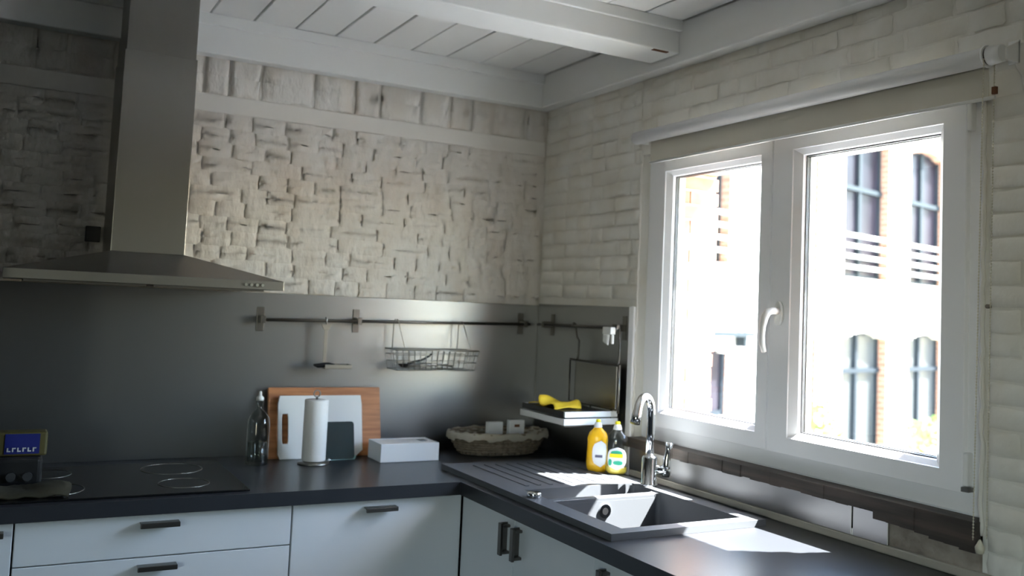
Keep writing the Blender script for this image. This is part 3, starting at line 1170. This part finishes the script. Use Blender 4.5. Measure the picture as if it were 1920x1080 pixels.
# ------------------------------------------------------------------ glass bottle
BX, BY = -1.150, -.175
gb = empty('glass_bottle', (BX, BY, WZ), 'clear glass oil bottle with a pourer, left of the boards', 'bottle')
MB().lathe([(.032, 0), (.036, .003), (.037, .01), (.037, .135), (.034, .152), (.020, .170), (.0115, .180), (.0105, .200), (.013, .203), (.013, .210)],
           (BX, BY, WZ + .0005), 28).build('body', 'bottle_glass', gb)
MB().lathe([(.0, .012), (.030, .012), (.031, .03), (.031, .075), (.0, .0755)], (BX, BY, WZ), 28).build('contents', 'clear_plastic', gb)
MB().lathe([(.0, .208), (.012, .209), (.012, .219), (.006, .224), (.0045, .238), (.0, .239)], (BX, BY, WZ), 16).build('stopper', 'white_plastic', gb)

# ------------------------------------------------------------------ white carton
cb = empty('white_carton', (-.630, -.175, WZ), 'plain white low cardboard box between boards and wicker basket', 'box')
b = MB()
t = .002
x0, x1, y0, y1, zt_ = -.745, -.528, -.245, -.118, .963
b.box(x0, x1, y0, y0 + t, WZ + .001, zt_)
b.box(x0, x1, y1 - t, y1, WZ + .001, zt_)
b.box(x0, x0 + t, y0 + t, y1 - t, WZ + .001, zt_)
b.box(x1 - t, x1, y0 + t, y1 - t, WZ + .001, zt_)
b.box(x0, x1, y0, y1, WZ + .0005, WZ + .003)
b.build('tray', 'carton', cb, bevel=.0008)
MB().box(x0 + .003, x1 - .003, y0 + .003, y1 - .003, zt_ - .010, zt_ - .002).build('lid', 'paper', cb, bevel=.001)
MB().box(-.575, -.550, -.19, -.15, zt_ - .002, zt_ - .001).build('slot', 'handle_steel', cb)

# ------------------------------------------------------------------ wicker basket
wk = empty('wicker_basket', (-.245, -.165, WZ), 'oval wicker basket with a cloth liner in the worktop corner', 'basket')
b = MB()
rows = 9
NN = 72
for k in range(rows):
    z = WZ + .008 + k * .0092
    ax = .150 + .045 * (k / (rows - 1)) ** .7
    ay = .085 + .025 * (k / (rows - 1)) ** .7
    pts = []
    for i in range(NN):
        a = 2 * math.pi * i / NN
        wv = .0035 * math.sin(a * 18 + (math.pi if k % 2 else 0))
        pts.append((-.240 + (ax + wv) * math.cos(a), -.145 + (ay + wv) * math.sin(a), z))
    b.tube(pts, .0052, 6, closed=True)
b.lathe([(.0, .003), (1.0, .003), (1.0, .008), (0, .008)], (-.240, -.145, WZ), 36, .148, .083)
ww = b.build('weave', 'wicker', wk)
b = MB()
for i in range(36):
    a = 2 * math.pi * i / 36
    b.tube([(-.240 + .152 * math.cos(a), -.145 + .087 * math.sin(a), WZ + .006), (-.240 + .175 * math.cos(a), -.145 + .100 * math.sin(a), WZ + .04),
            (-.240 + .195 * math.cos(a), -.145 + .110 * math.sin(a), WZ + .085)], .003, 5)
b.build('stakes', 'wicker', wk)
b = MB()
v, f = [], []
NL = 90
prof = [(.86, .030), (.93, .070), (.985, .084), (1.03, .088), (1.06, .078), (1.07, .062)]
for j, (s_, z) in enumerate(prof):
    for i in range(NL):
        a = 2 * math.pi * i / NL
        wv = (.006 * math.sin(a * 13 + j) + .004 * math.sin(a * 29)) * (j / 5)
        v.append((-.240 + .196 * (s_ + wv * 2) * math.cos(a), -.145 + .112 * (s_ + wv * 2) * math.sin(a), WZ + z + wv * .8))
for j in range(len(prof) - 1):
    for i in range(NL):
        f.append((j * NL + i, j * NL + (i + 1) % NL, (j + 1) * NL + (i + 1) % NL, (j + 1) * NL + i))
b.add(v, f, True)
b.add([(-.240 + .165 * math.cos(2 * math.pi * i / 30), -.145 + .092 * math.sin(2 * math.pi * i / 30), WZ + .035) for i in range(30)], [tuple(range(30))])
b.build('liner', 'liner', wk)
for (xc, w_, top, lab) in ((-.262, .062, .118, 'small pale packet standing in the wicker basket, the left of two'),
                           (-.170, .064, .124, 'small pale packet with a dark notch standing in the wicker basket, the right of two')):
    p = MB().box(xc - w_ / 2, xc + w_ / 2, -.165, -.140, WZ + .036, WZ + top).build('packet', 'carton', bevel=.002)
    tag(p, lab, 'packet')
    if top > .12:
        MB().box(xc - .012, xc + .010, -.1662, -.1650, WZ + .098, WZ + .108).build('print', 'rust', p)

# ------------------------------------------------------------------ hanging rack, dish trays, cloth
rk = empty('hanging_rack', (-.05, -.48, 1.10), 'dark wire rack hanging from the side rail above the soap bottles', 'rack')
b = MB()
fr = [(-.045, -.325, 1.115), (-.045, -.640, 1.115), (-.045, -.640, 1.268), (-.045, -.325, 1.268)]
b.tube(fr, .0035, 8, closed=True)
b.tube([(-.045, -.365, 1.115), (-.045, -.365, 1.268)], .0022, 6)
b.build('frame', 'handle_steel', rk)
MB().box(-.0465, -.0435, -.365, -.625, 1.118, 1.262).build('mesh_panel', 'steel_dark', rk)
MB().tube([(-.045, -.640, 1.105), (-.045, -.640, 1.270)], .0045, 8).build('post', 'steel', rk)
for ya, yb in ((-.338, -.372), (-.618, -.630)):
    MB().tube([(-.050, ya, 1.392), (-.045, ya, 1.4035), (-.036, ya, 1.398), (-.034, ya, 1.38), (-.038, (ya + yb) / 2, 1.35), (-.040, yb, 1.34), (-.041, yb, 1.29), (-.045, yb, 1.266)], .0042, 8).build('hook', 'handle_steel', rk)
for y in (-.36, -.47, -.60):
    MB().tube([(-.045, y, 1.116), (-.048, y, 1.061), (-.235, y, 1.0605)], .003, 6).build('arm', 'handle_steel', rk)


def dish_tray(z, x0, x1, y0, y1, h, lab, rz=0):
    r = MB()
    t = .004
    r.box(x0, x1, y0, y1, z, z + .004)
    r.box(x0, x0 + t, y0, y1, z, z + h)
    r.box(x1 - t, x1, y0, y1, z, z + h)
    r.box(x0, x1, y0, y0 + t, z, z + h)
    r.box(x0, x1, y1 - t, y1, z, z + h)
    o = r.build('dish_tray', 'white_plastic', bevel=.0035, seg=3)
    return tag(o, lab, 'tray')


dish_tray(1.0650, -.250, -.030, -.622, -.322, .022, 'white plastic drip tray, the lower of two stacked trays')
ut = dish_tray(1.0900, -.245, -.030, -.618, -.330, .020, 'white plastic tray holding a dark mat, the upper of two stacked trays')
MB().box(-.240, -.057, -.613, -.335, 1.1005, 1.1085).build('mat', 'black_plastic', ut)
# dark grip on the outer (left) edge of the upper tray
MB().box(-.2485, -.2452, -.612, -.335, 1.092, 1.1115).build('edge_strip', 'black_plastic', ut)
# yellow cloth, crumpled sheet with thickness
v, f = [], []
nu, nv = 18, 10
for j in range(nv):
    for i in range(nu):
        u = i / (nu - 1)
        w_ = j / (nv - 1)
        x = -.232 + .11 * w_ + .012 * math.sin(5 * u)
        y = -.350 - .185 * u
        z = 1.1085 + .0045 + .034 * math.exp(-((u - .38) / .16) ** 2) * (.6 + .4 * math.cos(3 * w_)) + .022 * math.exp(-((u - .78) / .14) ** 2) * (.5 + .5 * w_) + .003 * math.sin(17 * u + 7 * w_)
        v.append((x + .02 * math.sin(9 * u), y, z))
for j in range(nv - 1):
    for i in range(nu - 1):
        f.append((j * nu + i, j * nu + i + 1, (j + 1) * nu + i + 1, (j + 1) * nu + i))
yc = MB().add(v, f, True).build('cleaning_cloth', 'yellow_cloth')
md = yc.modifiers.new('thick', 'SOLIDIFY')
md.thickness = .003
tag(yc, 'crumpled yellow cleaning cloth lying on the dish tray', 'cloth')
# white clip on the rail end
b = MB()
b.box(-.074, -.052, -.620, -.570, 1.372, 1.398)
b.hull8([(-.074, -.575, 1.345), (-.066, -.565, 1.345), (-.060, -.566, 1.372), (-.074, -.574, 1.372),
         (-.074, -.600, 1.338), (-.066, -.600, 1.332), (-.060, -.600, 1.372), (-.074, -.600, 1.372)])
b.box(-.070, -.060, -.625, -.615, 1.340, 1.372)
tag(b.build('rail_clip', 'white_plastic', bevel=.003), 'white plastic clip on the window end of the side rail', 'clip')

# ------------------------------------------------------------------ dark things at the left edge
ts = empty('toaster', (-1.90, -.33, WZ), 'black appliance at the far left of the worktop', 'appliance')
zb0 = WZ + .0065
MB().box(-1.985, -1.785, -.40, -.27, zb0, WZ + .085).build('body', 'black_plastic', ts, bevel=.012, seg=3)
for xk in (-1.86, -1.82):
    MB().lathe([(0, 0), (.012, 0), (.012, .006), (0, .008)], (xk, 0, 0), 14)
    b = MB()
    b.prism([(xk + .012 * math.cos(a), WZ + .035 + .012 * math.sin(a)) for a in [i * math.pi / 8 for i in range(16)]], 'Y', -.408, -.399)
    b.build('knob', 'anthracite', ts)
pk = empty('blue_packet', (-1.835, -.345, WZ + .0855), 'yellowish packet with a dark blue label on top of the black appliance', 'packet')
MB().box(-1.900, -1.776, -.375, -.315, WZ + .0855, WZ + .150).build('body', 'brass_yellow', pk, bevel=.006)
lbp = MB().box(-1.880, -1.795, -.3765, -.3745, WZ + .092, WZ + .146).build('label', 'label_blue', pk)
b = MB()
for i in range(6):
    xs_ = -1.874 + i * .0125
    b.box(xs_, xs_ + .0035, -.378, -.3764, WZ + .098, WZ + .109)
    b.box(xs_ + .0035, xs_ + .009, -.378, -.3764, WZ + .098 + (i % 2) * .008, WZ + .101 + (i % 2) * .008)
b.build('print', 'cabinet_carcass', lbp)
# folded dark cloth in front
v, f = [], []
nu, nv = 16, 10
for j in range(nv):
    for i in range(nu):
        u, w_ = i / (nu - 1), j / (nv - 1)
        v.append((-1.98 + .255 * u + .008 * math.sin(6 * w_), -.56 + .14 * w_, WZ + .013 + .022 * math.sin(math.pi * w_) ** .5 * (.7 + .3 * math.sin(9 * u)) + .003 * math.sin(23 * u + 9 * w_)))
for j in range(nv - 1):
    for i in range(nu - 1):
        f.append((j * nu + i, j * nu + i + 1, (j + 1) * nu + i + 1, (j + 1) * nu + i))
tw = MB().add(v, f, True).build('tea_towel', 'towel_dark')
md = tw.modifiers.new('thick', 'SOLIDIFY')
md.thickness = .005
tag(tw, 'dark crumpled tea towel in front of the black appliance', 'cloth')

# ------------------------------------------------------------------ roller blind
bl = empty('roller_blind', (-.05, -1.35, 2.04), 'cream roller blind rolled up above the window', 'blind')
BXc, BZc, BR = -.062, 2.044, .0215
MB().tube([(BXc, -.715, BZc), (BXc, -1.990, BZc)], BR, 28).build('roller', 'upvc', bl)
MB().box(-.0435, -.0420, -.770, -1.985, 1.958, BZc).build('fabric', 'blind_fabric', bl)
MB().tube([(-.043, -.768, 1.956), (-.043, -2.000, 1.956)], .0042, 8).build('bottom_bar', 'white_plastic', bl)
MB().tube([(BXc, -.707, BZc), (BXc, -.714, BZc)], .020, 20).build('end_cap', 'white_plastic', bl)
b = MB()
b.box(-.055, -.004, -.704, -.707, 2.03, 2.06)
b.build('bracket', 'white_plastic', bl)
b = MB()
b.tube([(BXc, -1.991, BZc), (BXc, -1.996, BZc)], .0245, 24)
b.tube([(BXc, -2.000, BZc), (BXc, -2.030, BZc)], [.0215, .0185], 24)
b.build('drive', 'white_plastic', bl)
MB().tube([(BXc, -1.996, BZc), (BXc, -2.000, BZc)], .020, 20).build('chain_wheel', 'handle_steel', bl)
b = MB()
b.hull8([(-.058, -2.031, 2.030), (-.058, -2.036, 2.030), (-.013, -2.036, 2.030), (-.013, -2.031, 2.030),
         (-.058, -2.031, 2.056), (-.058, -2.036, 2.056), (-.013, -2.036, 2.078), (-.013, -2.031, 2.078)])
b.box(-.016, -.011, -2.012, -2.036, 2.03, 2.080)
b.build('bracket', 'white_plastic', bl)
b = MB().box(-.050, -.042, -1.996, -2.006, 1.962, 1.978)
b.build('screw', 'rust', bl)


def beads(x, y0, z0_, y1, z1_, name):
    b = MB()
    n = int((z0_ - z1_) / .0065)
    for i in range(n):
        t_ = i / n
        y = y0 + (y1 - y0) * t_
        z = z0_ + (z1_ - z0_) * t_
        b.lathe([(0, -.0019), (.0018, -.0009), (.0018, .0009), (0, .0019)], (x, y, z), 6)
    b.tube([(x, y0, z0_), (x, y1, z1_)], .0008, 5)
    o = b.build(name, 'bead_chain', bl)
    o['kind'] = 'stuff'


beads(BXc - .019, -1.998, BZc - .01, -1.985, 1.005, 'chain')
beads(BXc + .019, -1.998, BZc - .01, -1.990, 1.005, 'chain')
b = MB()
b.lathe([(0, 0), (.008, .002), (.010, .014), (.005, .024), (.002, .030), (0, .031)], (BXc, -1.988, .975), 14)
b.build('chain_weight', 'bead_chain', bl)
tag(MB().tube([(-.002, -1.965, 1.50), (-.012, -1.965, 1.50)], .005, 10).build('wall_plug', 'mortar'), 'small grey plug in the brick right of the window', 'plug')
bpy.data.objects['wall_plug'].parent = wall_right
for k_ in ('label', 'category'):
    del bpy.data.objects['wall_plug'][k_]

# ------------------------------------------------------------------ outside: opposite building
P0 = Vector((5.9604, 5.5655, 0))
ANG = math.atan2(.236, .971)
dU = Vector((math.cos(ANG), math.sin(ANG), 0))
dN = Vector((math.sin(ANG), -math.cos(ANG), 0))
GZ = -3.0
fac = empty('opposite_building', P0, 'sunlit pale building across the street with two rows of tall windows', 'building', rz=ANG)


def fpart(b, name, m, parent=None, bevel=0):
    o = b.build(name, m, None, bevel=bevel, base=(0, 0, 0))
    o.parent = parent or fac
    return o


PITCH, OWD, DEP0 = 2.165, 1.43, .14
cols = [(.07 + PITCH * k - OWD, .07 + PITCH * k) for k in range(-2, 5)]
wall = MB()
UL, UR = -9.0, 14.0
def lower_z(k):
    return (.22, 1.12) if k == 2 else (-.60, 1.34)
zrows_top = 5.4
for k in range(len(cols) + 1):
    a = UL if k == 0 else cols[k - 1][1]
    c = UR if k == len(cols) else cols[k][0]
    wall.box(a, c, 0, .5, GZ, zrows_top)
for k, (a, c) in enumerate(cols):
    zl, zh = lower_z(k)
    wall.box(a, c, 0, .5, GZ, zl)
    wall.box(a, c, 0, .5, zh, 2.10)
    wall.box(a, c, 0, .5, 4.42, zrows_top)
fpart(wall, 'wall', 'facade_paint')
for k, (a, c) in enumerate(cols):
    zl, zh = lower_z(k)
    # brick reveals
    rv = MB()
    rv.box(c - .012, c + .0, .002, .5, 2.11, 4.42)
    rv.box(c - .012, c + .0, .002, .5, zl, zh)
    fpart(rv, 'brick_reveal', 'far_brick')
    # sills
    fpart(MB().box(a - .05, c + .05, -.06, .1, 2.04, 2.11), 'window_sill', 'stone_pale')
    # arched heads: filler under a segmental arch
    for (zt2, mm) in ((4.42, 'far_brick'), (zh, 'stone_pale')):
        hb = MB()
        n = 10
        for i in range(n):
            u0 = a + (c - a) * i / n
            u1 = a + (c - a) * (i + 1) / n
            s0 = abs(2 * (i + .5) / n - 1)
            d_ = .11 * s0 * s0
            hb.box(u0, u1, -.002, .45, zt2 - d_ - .03, zt2 + .0)
        fpart(hb, 'arch', mm)
    for (zb_, zt2, ztr, up) in ((2.11, 4.40, 3.50, True), (zl, zh - .02, .72, False)):
        DEP = .02 if (k == 2 and not up) else DEP0
        w = MB()
        t_ = .055
        w.box(a, a + t_, DEP, DEP + .06, zb_, zt2)
        w.box(c - t_ - .012, c - .012, DEP, DEP + .06, zb_, zt2)
        w.box(a, c - .012, DEP, DEP + .06, zb_, zb_ + .07)
        w.box(a, c - .012, DEP, DEP + .06, zt2 - t_, zt2)
        if not (k == 2 and not up):
            w.box(a, c - .012, DEP - .03, DEP + .06, ztr - .035, ztr + .035)
        mid = (a + c) / 2 - (.0 if up else .03)
        w.box(mid - .04, mid + .04, DEP - .02, DEP + .06, zb_, zt2)
        fr_ = fpart(w, 'window', 'iron_frame' if not up else 'frame_light')
        m_ = 'pane_upper' if up or k == 2 else 'pane_lower'
        spans = [(zb_, ztr - .035), (ztr + .035, zt2)] if not (k == 2 and not up) else [(zb_, zt2)]
        for (q0, q1) in spans:
            for (u0, u1) in ((a + t_, mid - .04), (mid + .04, c - t_ - .012)):
                fpart(MB().box(u0, u1, DEP + .03, DEP + .04, q0, q1), 'pane', m_, fr_)
    # rails across the upper windows
    for zr in (2.28, 2.44, 2.60, 2.76):
        fpart(MB().tube([(a - .0, .03, zr), (c + .0 - .013, .03, zr)], .027, 8), 'rail', 'rail_white')
fpart(MB().tube([(4.83, -.05, 1.05), (4.83, -.05, 1.98)], .018, 6), 'wall_tie', 'iron_frame')
fpart(MB().tube([(.39, -.05, 1.22), (.39, -.05, 1.90)], .02, 6), 'wall_tie', 'frame_light')
fpart(MB().box(-.5, .42, -.18, .0, 1.21, 1.27), 'ledge', 'frame_light')
fpart(MB().box(.22, .28, -.16, -.02, 1.08, 1.21), 'ledge_bracket', 'frame_light')

# street
tag(MB().box(.3, 30, -20, 20, GZ - .1, GZ).build('ground', 'paving'), kind='structure')


# shrubs
def shrub(cx, cy, zt2, rad, n, lab, seed):
    rnd = random.Random(seed)
    r = empty('leafy_shrub', (cx, cy, GZ), lab, 'shrub')
    b = MB()
    for i in range(9):
        a = rnd.uniform(0, 6.28)
        q = rnd.uniform(.2, .8) * rad
        b.tube([(cx, cy, GZ), (cx + q * .4 * math.cos(a), cy + q * .4 * math.sin(a), (GZ + zt2) / 2), (cx + q * math.cos(a), cy + q * math.sin(a), zt2 - .1)], [.03, .018, .006], 6)
    b.build('stems', 'twig', r)
    v, f = [], []
    for i in range(n):
        a = rnd.uniform(0, 6.28)
        q = rad * math.sqrt(rnd.random())
        z = zt2 - rnd.random() ** 1.3 * (zt2 - GZ) * .8 - (q / rad) ** 2 * .25
        c = Vector((cx + q * math.cos(a), cy + q * math.sin(a), z))
        d1 = Vector((rnd.uniform(-1, 1), rnd.uniform(-1, 1), rnd.uniform(-.2, 1))).normalized()
        d2 = d1.cross(Vector((rnd.uniform(-1, 1), rnd.uniform(-1, 1), rnd.uniform(-1, 1)))).normalized()
        L, W_ = rnd.uniform(.07, .12), rnd.uniform(.025, .04)
        k0 = len(v)
        v += [c, c + d1 * L * .5 + d2 * W_, c + d1 * L, c + d1 * L * .5 - d2 * W_]
        f.append((k0, k0 + 1, k0 + 2, k0 + 3))
    lf = MB().add(v, f).build('foliage', 'leaf', r)
    lf['kind'] = 'stuff'


p = P0 + dU * 1.72 + dN * .42
shrub(p.x, p.y, .42, .22, 900, 'narrow green climbing shrub against the opposite wall, left of the lower windows', 1)
p = P0 + dU * 4.15 + dN * .95
shrub(p.x, p.y, .10, .62, 2600, 'broad bright green shrub in front of the opposite building, below its right-hand window', 2)

# nothing may keep a stray transform
bpy.context.view_layer.update()
